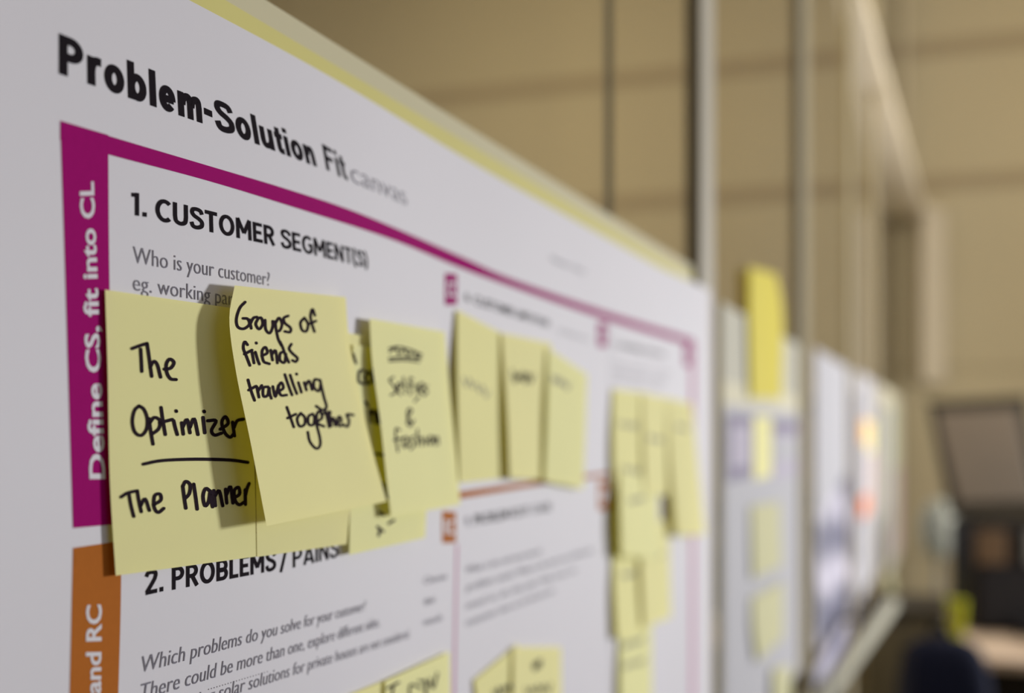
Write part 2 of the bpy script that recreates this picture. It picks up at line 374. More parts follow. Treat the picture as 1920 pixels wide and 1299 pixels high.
for k in range(22):
    f = k/21; p = onpaper(392+110*f, 1292-33*f, 0.00012); bmesh.ops.create_circle(dm, cap_ends=True, radius=0.00022, segments=6, matrix=__import__('mathutils').Matrix.Translation(p) @ __import__('mathutils').Matrix.Rotation(math.radians(90), 4, 'Y'))
bm_obj('dotted_line', dm, GREY, po)['kind'] = 'stuff'

# ------------------------------------------------------------------ sticky notes
def ribbon(pts, w, place, verts, faces, n=5):
    pts = catmull(pts, n) if len(pts) > 2 else ([tuple(a+(b-a)*k/4 for a, b in zip(pts[0], pts[-1])) for k in range(5)] if len(pts) == 2 else [pts[0], (pts[0][0]+0.5, pts[0][1]+0.5)])
    N = len(pts); h = w/2
    dirs = []
    for i in range(N):
        a = pts[max(0, i-1)]; b = pts[min(N-1, i+1)]; d = math.hypot(b[0]-a[0], b[1]-a[1]) or 1
        dirs.append(((b[0]-a[0])/d, (b[1]-a[1])/d))
    base = len(verts)
    for (x, y), (dx, dy) in zip(pts, dirs):
        verts.append(place(x-dy*h, y+dx*h)); verts.append(place(x+dy*h, y-dx*h))
    for i in range(N-1): faces.append((base+2*i, base+2*i+1, base+2*i+3, base+2*i+2))
    for (x, y), in ((pts[0],), (pts[-1],)):
        b0 = len(verts)
        for k in range(10): verts.append(place(x+h*math.cos(k*0.6283), y+h*math.sin(k*0.6283)))
        faces.append(tuple(range(b0, b0+10)))

NOTES = {}
def note(key, left, right, label, m=0, bulge=0.0, order=0, strokes=None, sw=6.0, pen=None, n=22, k=10, group='yellow notes on the large poster', place_on=None, mt=None):
    """left / right: traced edges from top to bottom, each (x, y, lift off the paper in mm)"""
    on = place_on or (lambda x, y, l: onpaper(x, y, l))
    Lc = catmull(left, 8); Rc = catmull(right, 8); g = []; vs = []
    for i in range(n+1):
        t = i/n; a = lerp_poly(Lc, t); b = lerp_poly(Rc, t)
        base = 0.0007 + 0.0004*order
        A = on(a[0], a[1], base + max(0, a[2])/1000); Bp = on(b[0], b[1], base + max(0, b[2])/1000)
        for j in range(k+1):
            f = j/k; p = A.lerp(Bp, f)
            u, nn, z = uv_of(p); nn += bulge/1000*math.sin(math.pi*f)*t
            nn = max(nn, overpost(u, z)+base) if not place_on else nn
            vs.append(W(u, nn, z))
    fs = [(i*(k+1)+j, i*(k+1)+j+1, (i+1)*(k+1)+j+1, (i+1)*(k+1)+j) for i in range(n) for j in range(k)]
    r = root('sticky_note', vs[(n//2)*(k+1)+k//2]); nt = mesh('paper', vs, fs, mt or NOTE[m], r, True)
    tag(r, label, 'sticky note', group)
    if strokes:
        bvh = BVHTree.FromPolygons(vs, fs); cx, cy = proj(vs[(n//2)*(k+1)+k//2]); o = Vector((0, 0, ZC))
        def place(x, y):
            for _ in range(40):
                d = Vector(((x-CX)/F, 1, (HY-y)/F)).normalized(); hit = bvh.ray_cast(o, d)
                if hit[0] is not None: return hit[0] - d*0.00028
                x += (cx-x)*0.04; y += (cy-y)*0.04
            return vs[(n//2)*(k+1)+k//2]
        sv = []; sf = []
        for s in strokes: ribbon(s, sw, place, sv, sf)
        mesh('handwriting', sv, sf, pen or PEN, r)
    return r
def Z(ox, oy, lst, sc=4.0): return [[(ox+x/sc, oy+y/sc) for x, y in s] for s in lst]
def squiggle(x0, y0, x1, y1, h, n, seed):
    """an illegible line of handwriting"""
    r = random.Random(seed); out = []
    for w in range(max(1, n//5)):
        a = w/max(1, n//5); b = a+0.8/max(1, n//5); pts = []
        for i in range(9):
            f = a+(b-a)*i/8; pts.append((x0+(x1-x0)*f, y0+(y1-y0)*f + (h/2 if i % 2 else -h/2)*r.uniform(0.5, 1.1)))
        out.append(pts)
    return out

optim = Z(80, 560, [
 [(672,374),(730,352),(785,335)], [(737,378),(742,460),(746,545)], [(785,335),(795,400),(806,480),(820,582)], [(808,515),(835,470),(862,495),(887,588)],
 [(915,528),(962,520),(987,478),(955,453),(930,490),(934,555),(962,600),(1003,606)],
 [(725,803),(690,840),(675,920),(693,998),(740,1025),(780,980),(787,900),(762,830),(725,803)],
 [(800,898),(814,1000),(830,1090)], [(806,930),(840,890),(882,915),(872,975),(822,1015)],
 [(890,815),(902,900),(922,1018)], [(880,930),(975,905)], [(985,915),(995,960),(1012,1018)], [(1003,840),(1005,845)],
 [(1045,930),(1057,1015)], [(1052,965),(1085,905),(1107,1005)], [(1107,965),(1138,900),(1167,1018)],
 [(1205,890),(1218,1005)], [(1212,843),(1214,848)], [(1238,915),(1302,915),(1268,985),(1290,1022),(1342,1008)],
 [(1333,978),(1392,935),(1372,884),(1345,925),(1365,1000),(1405,1038),(1432,1015)], [(1425,925),(1440,1028)], [(1437,965),(1460,915),(1507,903)],
 [(757,1240),(900,1213),(1150,1203),(1400,1209),(1540,1227)]]) + Z(80, 840, [
 [(590,367),(640,336),(712,320)], [(650,345),(665,430),(686,512)], [(712,322),(725,400),(742,477)], [(736,435),(770,380),(803,467)],
 [(833,425),(888,390),(882,345),(842,358),(838,440),(868,482),(910,452)],
 [(1053,285),(1064,370),(1076,450)], [(1053,287),(1075,250),(1108,275),(1102,340),(1070,378)], [(1135,270),(1150,370),(1161,457)],
 [(1262,325),(1225,303),(1205,360),(1220,432),(1247,400),(1260,320),(1265,385),(1277,440)], [(1285,318),(1297,432)], [(1292,362),(1325,320),(1352,432)],
 [(1373,308),(1382,412)], [(1380,350),(1410,288),(1428,412)], [(1430,375),(1477,345),(1470,293),(1438,320),(1445,392),(1475,424),(1512,405)],
 [(1520,312),(1522,422)], [(1522,355),(1535,300),(1550,265)]])
groups_ = Z(420, 500, [
 [(160,265),(120,310),(95,390),(105,450),(150,465),(192,432),(180,392),(145,387)], [(193,398),(206,462)], [(200,425),(222,385),(248,377)],
 [(258,388),(240,430),(265,468),(292,430),(282,385),(258,385)], [(310,400),(315,470),(345,498),(367,450),(367,408)],
 [(385,410),(393,470),(408,540),(432,590)], [(390,420),(415,383),(437,430),(420,478),(395,482)], [(483,368),(450,385),(458,422),(500,458),(497,490),(457,485)],
 [(605,383),(575,420),(588,475),(620,482),(632,430),(605,383)], [(683,365),(665,318),(650,370),(662,430),(680,487)], [(640,428),(690,407)],
 [(178,585),(157,563),(147,610),(170,672),(196,740)], [(155,655),(212,625)], [(212,640),(227,722)], [(237,640),(255,700),(267,730)], [(243,570),(245,574)],
 [(285,668),(327,645),(312,603),(287,635),(298,708),(342,728)], [(352,625),(366,700)], [(360,660),(388,628),(402,722)],
 [(455,640),(425,648),(422,700),(455,718),(466,655)], [(420,560),(440,600),(460,655),(488,717)], [(507,580),(490,615),(515,650),(552,685),(540,712),(515,702)],
 [(182,848),(205,930),(231,1002)], [(187,925),(242,895)], [(248,900),(264,978)], [(256,935),(285,890)],
 [(332,900),(297,908),(298,970),(330,962),(340,902),(345,950),(357,987)], [(368,898),(387,975),(410,890)], [(413,935),(447,908),(432,868),(410,905),(428,962),(472,962)],
 [(458,808),(485,890),(512,962)], [(498,812),(520,880),(548,952)], [(560,868),(582,942)], [(545,803),(547,807)],
 [(603,868),(620,925)], [(612,895),(640,855),(662,922)], [(712,848),(680,848),(677,905),(712,932),(727,880)], [(722,850),(750,975),(770,1050),(742,1075),(692,1045)],
 [(473,1053),(500,1130),(525,1202)], [(478,1135),(540,1105)], [(577,1098),(550,1140),(568,1195),(605,1182),(607,1130),(577,1098)],
 [(667,1103),(635,1123),(637,1180),(672,1183),(682,1120)], [(675,1115),(700,1200),(722,1290),(720,1345),(690,1362),(645,1310),(630,1240)],
 [(692,1165),(737,1132),(722,1083),(698,1108),(703,1172),(752,1197)], [(757,1068),(775,1130),(790,1202)], [(742,1102),(800,1092)], [(790,1085),(806,1195)],
 [(803,1165),(820,1132),(837,1192)], [(848,1172),(882,1152),(866,1123),(848,1160),(868,1194),(895,1180)], [(905,1192),(930,1195),(938,1150),(922,1108),(970,1112)]])
bn = Z(420, 500, [[(970,655),(990,722)], [(1050,778),(1015,785),(1012,860),(1050,880)], [(1078,785),(1060,830),(1080,878),(1112,840),(1085,785)], [(1118,770),(1135,875)],
 [(1062,1012),(1082,1045)], [(1092,1075),(1105,1165)], [(1100,1115),(1125,1075),(1142,1175)], [(1150,1085),(1165,1175)], [(1142,1402),(1195,1412)], [(1196,1625),(1226,1735)], [(1165,1840),(1200,1860)],
 [(1150,1950),(1168,1965),(1160,2015)], [(1168,1965),(1195,1985)], [(1235,1925),(1275,1900)]])
n4 = Z(420, 500, [[(1240,612),(1300,600),(1370,615),(1440,640),(1480,662)], [(1240,640),(1290,610),(1310,655),(1350,620),(1380,665),(1420,630),(1450,680),(1480,655)], [(1238,685),(1350,680),(1475,688)], [(1240,708),(1350,700),(1465,712)],
 [(1272,828),(1240,850),(1270,890),(1290,940),(1250,962)], [(1300,920),(1330,890),(1310,870),(1297,920),(1325,960)], [(1345,830),(1360,950)], [(1415,840),(1395,840),(1400,960)], [(1380,890),(1420,885)], [(1440,880),(1450,950)], [(1470,930),(1500,900),(1480,870),(1462,920),(1500,960)], [(1525,890),(1500,910),(1525,935),(1500,965)],
 [(1430,1010),(1460,975)], [(1410,1180),(1375,1120),(1385,1065),(1410,1080),(1380,1130),(1375,1175),(1400,1195),(1425,1150)],
 [(1320,1225),(1290,1215),(1290,1290),(1305,1385)], [(1275,1300),(1330,1285)], [(1370,1275),(1340,1290),(1345,1350),(1370,1340),(1375,1280),(1385,1350)], [(1430,1270),(1400,1290),(1430,1330),(1400,1370)], [(1450,1220),(1455,1340)], [(1455,1300),(1480,1280),(1485,1340)], [(1510,1280),(1515,1335)], [(1545,1270),(1530,1310),(1555,1330),(1565,1280),(1545,1270)], [(1580,1280),(1585,1335)], [(1583,1295),(1600,1275),(1608,1330)]])

note('A', [(197,543,0),(202,700,0.4),(206,900,0.5),(217,1079,0.9)], [(466,582,0),(470,720,0),(477,872,0.3),(482,1043,0.6)],
     'yellow sticky note hand lettered The Optimizer, a rule, and The Planner, at the magenta bar', 0, order=1, strokes=optim, sw=6.2)
note('B', [(474,600,0),(478,800,0),(482,1044,0.4)], [(682,629,0),(668,820,0.6),(650,1020,2.6)],
     'blank yellow sticky note, mostly hidden behind the Groups of friends note, above the word PAINS', 1, order=2)
note('C', [(662,646,0),(658,820,0.3),(655,1040,0.8)], [(812,668,0),(806,820,0.8),(797,1008,1.5)],
     'yellow sticky note half hidden between two curling notes, scraps of lettering showing', 2, order=4, strokes=bn, sw=5.0)
note('D', [(440,535,1.6),(430,600,3.8),(443,700,5.0),(470,830,6.2),(500,986,7.2)], [(648,557,0.3),(655,640,0.8),(675,745,1.4),(700,850,2.4),(725,940,3.6)],
     'yellow sticky note hand lettered Groups of friends travelling together, curling at its left edge', 1, order=6, strokes=groups_, sw=5.2, n=30, k=14)
note('E', [(693,597,0.3),(698,680,1.8),(712,780,3),(723,880,3.6),(733,968,3.8)], [(834,622,0),(843,730,0.5),(855,850,1),(863,946,1.5)],
     'yellow sticky note with its top line crossed out and an ampersand further down', 2, order=7, strokes=n4, sw=3.6, n=26)
note('F', [(857,581,0.2),(858,720,2.4),(862,905,1.2)], [(943,626,0),(946,760,0.5),(948,896,1)],
     'yellow sticky note under the second column heading, leftmost of three side by side', 0, order=1, strokes=squiggle(868,712,930,745,20,8,1), sw=2.2, pen=PENG)
note('G', [(940,624,0.2),(950,760,3.4),(956,896,4.4)], [(1034,644,0),(1032,760,0.5),(1025,900,1)],
     'yellow sticky note under the second column heading, middle of three side by side', 1, order=3, strokes=squiggle(960,705,1010,712,22,8,2), sw=3.5, pen=PEN)
note('H', [(1027,652,0.3),(1026,760,3),(1021,902,3)], [(1101,702,0),(1098,800,0.5),(1094,917,1)],
     'yellow sticky note under the second column heading, right of three, with a slanting top', 2, order=5, strokes=squiggle(1035,708,1075,728,16,6,3), sw=3, pen=PENG)
note('I', [(1149,729,0.3),(1149,820,2),(1152,925,3)], [(1216,737,0),(1216,830,0.5),(1220,930,1)],
     'yellow sticky note, top left of the cluster in the third column', 0, order=1, strokes=squiggle(1160,795,1205,800,14,6,4)+squiggle(1165,880,1212,885,14,6,5), sw=2.4, pen=PENG)
note('J', [(1204,738,0.3),(1206,830,2),(1209,925,3)], [(1264,748,0),(1264,840,0.5),(1264,930,1)],
     'yellow sticky note at the top middle of the cluster in the third column', 1, order=3, strokes=squiggle(1215,820,1250,826,12,6,6), sw=2.2, pen=PENG)
note('K', [(1250,746,0.4),(1257,870,3.5),(1268,1004,7)], [(1298,757,0),(1310,880,2),(1323,1002,4)],
     'yellow sticky note curling outward at the right edge of the large poster', 1, order=5, strokes=squiggle(1268,800,1295,804,12,5,7), sw=2.2, pen=PENG, bulge=2)
note('L', [(1162,880,2),(1163,960,6.5),(1165,1042,6.5)], [(1232,902,0.3),(1235,970,1),(1237,1050,2)],
     'yellow sticky note in the third column cluster, throwing a dark shadow to its left', 2, order=4, strokes=squiggle(1180,938,1215,934,12,6,8), sw=2.6, pen=PENG)
note('T', [(1149,876,0),(1150,950,0.2),(1151,1036,0.5)], [(1198,872,0),(1199,950,0.2),(1200,1034,0.5)],
     'blank yellow sticky note lying flat beneath the shadowed middle of the third column cluster', 1, order=2)
note('U', [(1252,900,0),(1252,950,0.2),(1253,1000,0.4)], [(1296,905,0),(1297,950,0.2),(1298,998,0.4)],
     'yellow sticky note lying flat beneath the curling note at the right edge of the poster', 0, order=2)
note('M', [(1149,1034,0.3),(1152,1110,2.4),(1157,1196,3.6)], [(1207,1026,0),(1208,1110,0.5),(1210,1188,1)],
     'yellow sticky note, lower left of the third column cluster', 0, order=2, strokes=squiggle(1165,1078,1200,1074,12,6,9), sw=2.4, pen=PENG)
note('N', [(1200,984,0.3),(1203,1080,3),(1207,1176,3)], [(1254,975,0),(1256,1070,0.5),(1258,1157,1)],
     'yellow sticky note, lower right of the third column cluster', 1, order=4, strokes=squiggle(1215,1045,1248,1040,12,6,10), sw=2.4, pen=PENG)
note('O', [(1162,1172,0.3),(1162,1250,2),(1163,1336,3)], [(1222,1162,0),(1222,1250,0.5),(1222,1326,1)],
     'yellow sticky note at the very bottom of the third column, two scribbled lines on it', 2, order=1, strokes=squiggle(1168,1212,1217,1194,12,6,11)+squiggle(1168,1250,1218,1234,12,6,12), sw=3, pen=PENG)
note('P', [(640,1308,0),(640,1400,1),(642,1520,2)], [(738,1268,0),(740,1380,0.5),(742,1480,1)],
     'yellow sticky note at the bottom edge, left of two under the lines of grey print', 0, order=1)
note('Q', [(722,1277,0.3),(724,1400,2),(726,1540,3)], [(843,1221,0),(845,1350,0.5),(846,1470,1)],
     'yellow sticky note at the bottom edge, right of two, tops of black letters showing', 2, order=3,
     strokes=[[(727,1290),(748,1279)], [(738,1285),(734,1310)], [(790,1290),(770,1284),(768,1310)], [(785,1276),(800,1280),(797,1300)], [(797,1275),(800,1310)], [(806,1272),(812,1290),(820,1262)]], sw=4.5)
note('R', [(889,1275,0),(900,1350,1),(930,1450,2)], [(971,1207,0),(985,1300,0.5),(1010,1400,1)],
     'yellow sticky note stuck on aslant below the Problem Root print, left of two', 0, order=1, strokes=squiggle(925,1300,975,1280,18,6,13), sw=3.4, pen=PEN)
note('S', [(962,1213,0.3),(962,1320,2),(962,1440,3)], [(1052,1213,0),(1053,1310,0.5),(1054,1420,1)],
     'yellow sticky note hung straight below the Problem Root print, right of two', 1, order=3, strokes=squiggle(1000,1250,1018,1240,16,4,14)+squiggle(985,1298,1045,1288,16,8,15), sw=3.4, pen=PEN)

# ------------------------------------------------------------------ posters farther down the partition
def flat(name, parent, x0, x1, yt, yb, off, m, thick=0.0003):
    """a rectangle on the glass: x0..x1 and its upper and lower edge as seen at x0"""
    u0, u1 = u_at(x0, off), u_at(x1, off); a = ray(x0, yt, off); b = ray(x0, yb, off)
    z0, z1 = b[2]-ZC, a[2]-ZC
    return mesh(name, *wbox(u0, u1, off-thick, off, z0, z1), m, parent)
GREYP = mat('grey_green_paper', (0.52, 0.50, 0.41), 0.7, 0.03, 10)
CREAMP = mat('cream_paper', (0.66, 0.62, 0.46), 0.7, 0.03, 10)
PURP = mat('slate_purple_print', (0.22, 0.19, 0.28), 0.6, 0.1, 30)
LILAC = mat('lilac_grey_print', (0.45, 0.41, 0.50), 0.6, 0.1, 30)
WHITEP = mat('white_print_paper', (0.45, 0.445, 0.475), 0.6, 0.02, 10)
def at(x, y, off): return ray(x, y, off)
r2 = root('grey_sheet', at(1420, 1000, 0.001))
flat('paper', r2, 1352, 1500, 566, 1420, 0.0024, GREYP)
flat('paper', r2, 1353, 1499, 712, 780, 0.0029, CREAMP)
tag(r2, 'grey and cream sheet hung on the second glass pane beside the large poster', 'paper sheet')
r3 = root('flyer_poster', at(1430, 1050, 0.003))
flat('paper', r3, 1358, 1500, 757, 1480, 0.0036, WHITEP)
flat('header_block', r3, 1364, 1412, 776, 905, 0.0040, PURP)
flat('header_picture', r3, 1372, 1406, 798, 878, 0.0044, LILAC)
flat('header_block', r3, 1449, 1496, 788, 900, 0.0040, LILAC)
flat('header_block', r3, 1449, 1494, 788, 812, 0.0044, PURP)
flat('yellow_print', r3, 1414, 1446, 780, 900, 0.0040, NOTE[0])
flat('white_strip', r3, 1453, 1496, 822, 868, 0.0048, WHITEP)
tag(r3, 'white poster with slate purple header blocks on the second glass pane', 'poster')
flatp = lambda x, y, l: ray(x, y, 0.005+l)
PALEN = mat('pale_yellow_note_paper', (0.56, 0.54, 0.32), 0.7, 0.02, 20)  # duller, less saturated yellow for the farther notes
def farnote(Lp, Rp, label, m=0, mt=None, order=0):
    mt = mt or PALEN
    return note('x', Lp, Rp, label, m, group='yellow notes farther along the glass', place_on=flatp, mt=mt, n=10, k=5, order=order)
farnote([(1405,500,1),(1404,600,0.6),(1407,745,1)], [(1455,514,2),(1468,590,1),(1466,747,3)], 'bright yellow sticky strip standing above the purple-headed poster', mt=NEON)
farnote([(1408,948,0),(1410,1020,1),(1412,1085,1.5)], [(1462,940,1),(1464,1000,2),(1466,1060,3)], 'pale yellow sticky note in the middle of the purple-headed poster', 0)
farnote([(1410,1120,0),(1412,1180,1.5),(1420,1240,2.5)], [(1468,1090,1),(1469,1140,2),(1468,1195,3)], 'pale yellow sticky note below the middle of the purple-headed poster, tilted', 2, order=1)
farnote([(1450,1252,1),(1451,1300,3),(1452,1360,4)], [(1482,1248,1),(1483,1300,2),(1484,1350,3)], 'pale yellow sticky note at the foot of the purple-headed poster', 0, order=2)

# poster with a blurred blue-grey photograph
PH = bpy.data.materials.new('blue_grey_photo_print'); PH.use_nodes = True; nt = PH.node_tree
wv = nt.nodes.new('ShaderNodeTexWave'); wv.inputs['Scale'].default_value = 2.6; wv.inputs['Distortion'].default_value = 3; wv.inputs['Detail'].default_value = 1
mp = nt.nodes.new('ShaderNodeMapping'); mp.inputs['Rotation'].default_value = (0.5, 0.9, 0.3); tcn = nt.nodes.new('ShaderNodeTexCoord')
rp = nt.nodes.new('ShaderNodeValToRGB'); rp.color_ramp.elements[0].color = (0.10, 0.10, 0.17, 1); rp.color_ramp.elements[1].color = (0.55, 0.52, 0.62, 1)
rp.color_ramp.elements[0].position = 0.25; rp.color_ramp.elements[1].position = 0.95
nt.links.new(tcn.outputs['Object'], mp.inputs[0]); nt.links.new(mp.outputs[0], wv.inputs['Vector']); nt.links.new(wv.outputs['Fac'], rp.inputs[0]); nt.links.new(rp.outputs[0], nt.nodes['Principled BSDF'].inputs['Base Color'])
BLUE = mat('blue_print', (0.10, 0.10, 0.20), 0.6)
REDP = mat('red_orange_print', (0.72, 0.20, 0.07), 0.6); ORP = mat('pale_orange_print', (0.85, 0.50, 0.25), 0.6)
GSTR = mat('grey_blue_print', (0.42, 0.43, 0.48), 0.6); PSTR = mat('dusty_pink_print', (0.62, 0.45, 0.46), 0.6); GREENP = mat('pale_green_print', (0.60, 0.64, 0.42), 0.6)
r4 = root('photo_poster', at(1560, 1000, 0.002))
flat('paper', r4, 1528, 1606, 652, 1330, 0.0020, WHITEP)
q = lambda pts, off: [ray(x, y, off) for x, y in pts]
zfoot = at(1528, 1330, 0.002)[2] + 0.004
def poly(name, parent, pts, off, m):
    P = q(pts, off)
    for p in P: p.z = max(p.z, zfoot)
    return solid(mesh(name, P, [tuple(range(len(pts)))], m, parent), 0.0002)
poly('photo_print', r4, [(1532,985),(1560,930),(1604,860),(1605,1330),(1532,1360)], 0.0026, PH)
poly('blue_margin', r4, [(1596,735),(1605,738),(1605,1000),(1586,1010)], 0.0030, BLUE)
poly('blue_patch', r4, [(1534,1310),(1560,1230),(1604,1140),(1604,1340)], 0.0030, BLUE)
tag(r4, 'tall white poster with a blue-grey photograph in its lower half on the third glass pane', 'poster')
r5 = root('leaflet_poster', at(1640, 950, 0.002))
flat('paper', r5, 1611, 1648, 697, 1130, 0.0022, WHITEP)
flat('orange_print', r5, 1615, 1632, 786, 832, 0.0028, ORP); flat('red_print', r5, 1613, 1628, 935, 975, 0.0028, REDP)
flat('yellow_print', r5, 1628, 1640, 790, 850, 0.0034, NOTE[1]); flat('pink_print', r5, 1630, 1645, 850, 970, 0.0028, mat('blush_print', (0.78, 0.62, 0.62), 0.6))
tag(r5, 'narrow white poster with orange and red patches, beyond the photograph poster', 'poster')
r6 = root('leaflet_poster', at(1675, 950, 0.002))
flat('paper', r6, 1652, 1690, 722, 1120, 0.0022, CREAMP)
flat('grey_print', r6, 1655, 1668, 760, 1080, 0.0028, GSTR); flat('pink_print', r6, 1676, 1688, 880, 1050, 0.0028, PSTR); flat('green_print', r6, 1669, 1676, 760, 1000, 0.0028, GREENP)
tag(r6, 'cream poster with grey, green and pink stripes, farthest along the glass', 'poster')
farnote([(1660,1085,2),(1661,1110,5),(1663,1140,8)], [(1676,1080,2),(1677,1105,4),(1678,1130,5)], 'small yellow note at the foot of the farthest striped poster', 0)

# ------------------------------------------------------------------ furniture and fittings beyond
def cyl(bm, a, b, r0, r1=None, seg=16):
    a = Vector(a); b = Vector(b); r1 = r0 if r1 is None else r1; d = (b-a)
    M = __import__('mathutils').Matrix.Translation((a+b)/2) @ d.to_track_quat('Z', 'Y').to_matrix().to_4x4()
    bmesh.ops.create_cone(bm, cap_ends=True, segments=seg, radius1=r0, radius2=r1, depth=d.length, matrix=M)
def part_cyl(name, parent, segs, m, seg=16):
    bm = bmesh.new()
    for s in segs: cyl(bm, *s, seg=seg)
    return bm_obj(name, bm, m, parent, True)
def pt(x, y, Y): return Vector(((x-CX)/F*Y, Y, ZC+(HY-y)/F*Y))
RAILM = mat('pale_grey_rail', (0.34, 0.33, 0.26), 0.6, 0.03, 10, spec=0.2)
# hand rail on brackets in front of the glass
hr = root('handrail', W(2.4, 0.07, -0.40))
a, b = pt(1545, 1310, 1.80), pt(1672, 1136, 2.74)
a.z = b.z = ZC-0.40
bm = bmesh.new(); ext = a+(a-b)*0.6; cyl(bm, ext, b, 0.015); bmesh.ops.create_uvsphere(bm, u_segments=12, v_segments=8, radius=0.015, matrix=__import__('mathutils').Matrix.Translation(b))
bm_obj('rail', bm, RAILM, hr, True)
for f in (0.15, 0.92):
    p = ext.lerp(b, f); u, n, z = uv_of(p); part_cyl('bracket', hr, [(p, W(u, 0.002, z-0.02), 0.006)], RAILM)
tag(hr, 'pale grey handrail running down the glass wall below the posters', 'rail')
# ceiling trunking and its drop
TR = mat('cream_trunking', (0.62, 0.53, 0.38), 0.7, 0.03, 5)
tr = root('cable_trunking', pt(1740, 700, 5.7))
def bar(name, parent, a, b, w, h, m):
    d = (b-a).normalized(); sd = d.cross(Vector((0, 0, 1)));
    if sd.length < 0.1: sd = Vector((1, 0, 0))
    sd.normalize(); up = sd.cross(d).normalized()
    vs = [p + sd*(sx*w/2) + up*(sz*h/2) for p in (a, b) for sx, sz in ((-1, -1), (1, -1), (1, 1), (-1, 1))]
    return bevel(mesh(name, vs, [(3, 2, 1, 0), (4, 5, 6, 7), (0, 1, 5, 4), (1, 2, 6, 5), (2, 3, 7, 6), (3, 0, 4, 7)], m, parent), 0.004)
h = 1.06
def rp_(x, y): Y = h/((HY-y)/F); return Vector(((x-CX)/F*Y, Y, ZC+h))
A0 = rp_(1594, 0); A1 = rp_(1717, 393); ext = A0+(A0-A1)*0.4
bar('trunk', tr, ext, A1, 0.075, 0.04, TR)
n1 = uv_of(A1)[1]; drop = W(UF-0.03, uv_of(pt(1748, 700, 5.93))[1], 0)
bar('drop', tr, Vector((drop.x, drop.y, ZC+h)), Vector((drop.x, drop.y, ZC+0.22)), 0.12, 0.05, TR)
bar('elbow', tr, A1, Vector((drop.x, drop.y, ZC+h)), 0.075, 0.04, TR)
for f in (0.35, 0.8):
    p = ext.lerp(A1, f); part_cyl('hanger', tr, [(p, Vector((p.x, p.y, ZC+CEILZ)), 0.004)], TR, 8)
tag(tr, 'cream cable trunking slanting overhead and dropping down the far wall', 'trunking')

BLK = mat('black_plastic', (0.014, 0.012, 0.012), 0.45, 0.1, 20); DARK = mat('dark_brown_frame', (0.035, 0.028, 0.018), 0.5)
SCR = mat('dim_screen', (0.15, 0.115, 0.08), 0.5, 0.15, 3, spec=0.25)
NAVY = mat('navy_fabric', (0.012, 0.014, 0.030), 0.9, 0.2, 60); OLIVE = mat('dark_olive_fabric', (0.14, 0.118, 0.078), 0.9, 0.2, 50)
DESKM = mat('pale_wood_desk', (0.62, 0.48, 0.36), 0.5, 0.06, 6); STEEL = mat('grey_steel', (0.25, 0.25, 0.25), 0.4, metal=0.7)
# desk
DZ = 0.735-ZC
def box(name, parent, x0, x1, y0, y1, z0, z1, m, bev=0.004):
    vs = [(x, y, z) for z in (z0, z1) for y in (y0, y1) for x in (x0, x1)]
    return bevel(mesh(name, vs, [(0, 2, 3, 1), (4, 5, 7, 6), (0, 1, 5, 4), (2, 6, 7, 3), (0, 4, 6, 2), (1, 3, 7, 5)], m, parent), bev)
dk = root('desk', W(4.28, 1.0, floor_z))
DN = 0.17
bevel(mesh('desk_top', *wbox(3.82, 4.78, DN, 2.0, DZ-0.03, DZ), DESKM, dk), 0.006)
for u in (3.86, 4.74):
    for n in (DN+0.05, 1.95): mesh('leg', *wbox(u-0.02, u+0.02, n-0.02, n+0.02, floor_z, DZ-0.03), STEEL, dk)
mesh('modesty_panel', *wbox(4.66, 4.68, DN+0.08, 1.92, floor_z+0.3, DZ-0.03), DARK, dk)
tag(dk, 'pale wooden desk at the far right, holding the dark monitor', 'desk')
du = root('drawer_unit', W(4.1, 0.55, floor_z))
mesh('carcass', *wbox(3.90, 4.40, 0.30, 0.75, floor_z+0.03, DZ-0.05), DARK, du)
for k in range(3):
    bevel(mesh('drawer', *wbox(3.88, 3.90, 0.31, 0.74, floor_z+0.05+0.19*k, floor_z+0.225+0.19*k), BLK, du), 0.003)
    mesh('handle', *wbox(3.868, 3.88, 0.47, 0.58, floor_z+0.17+0.19*k, floor_z+0.18+0.19*k), STEEL, du)
for n in (0.34, 0.71):
    for u in (3.94, 4.36): mesh('castor', *wbox(u-0.02, u+0.02, n-0.015, n+0.015, floor_z, floor_z+0.03), BLK, du)
tag(du, 'dark drawer unit under the pale desk', 'drawers')
# monitor
mo = root('monitor', (1.70, 4.28, 0.735))
Y = 4.28
def quad3(name, parent, pts, Yd, th, m, bev=0.004):
    P = [pt(x, y, Yd) for x, y in pts]; vs = P + [p+Vector((0, th, 0)) for p in P]; n = len(P)
    fs = [tuple(range(n)), tuple(reversed(range(n, 2*n)))] + [(i, i+n, (i+1) % n+n, (i+1) % n) for i in range(n)]
    return bevel(mesh(name, vs, fs, m, parent), bev)
quad3('bezel', mo, [(1745,752),(1925,742),(1960,965),(1788,968)], Y-0.012, 0.04, DARK)
quad3('screen', mo, [(1756,772),(1906,766),(1942,938),(1797,942)], Y-0.020, 0.01, SCR)
box('stand', mo, 1.63, 1.73, Y+0.0, Y+0.03, 0.755, 1.13, BLK)
box('base', mo, 1.50, 1.90, Y-0.12, Y+0.12, 0.736, 0.756, BLK)
tag(mo, 'dark framed monitor tilted on the desk at the far right', 'monitor')
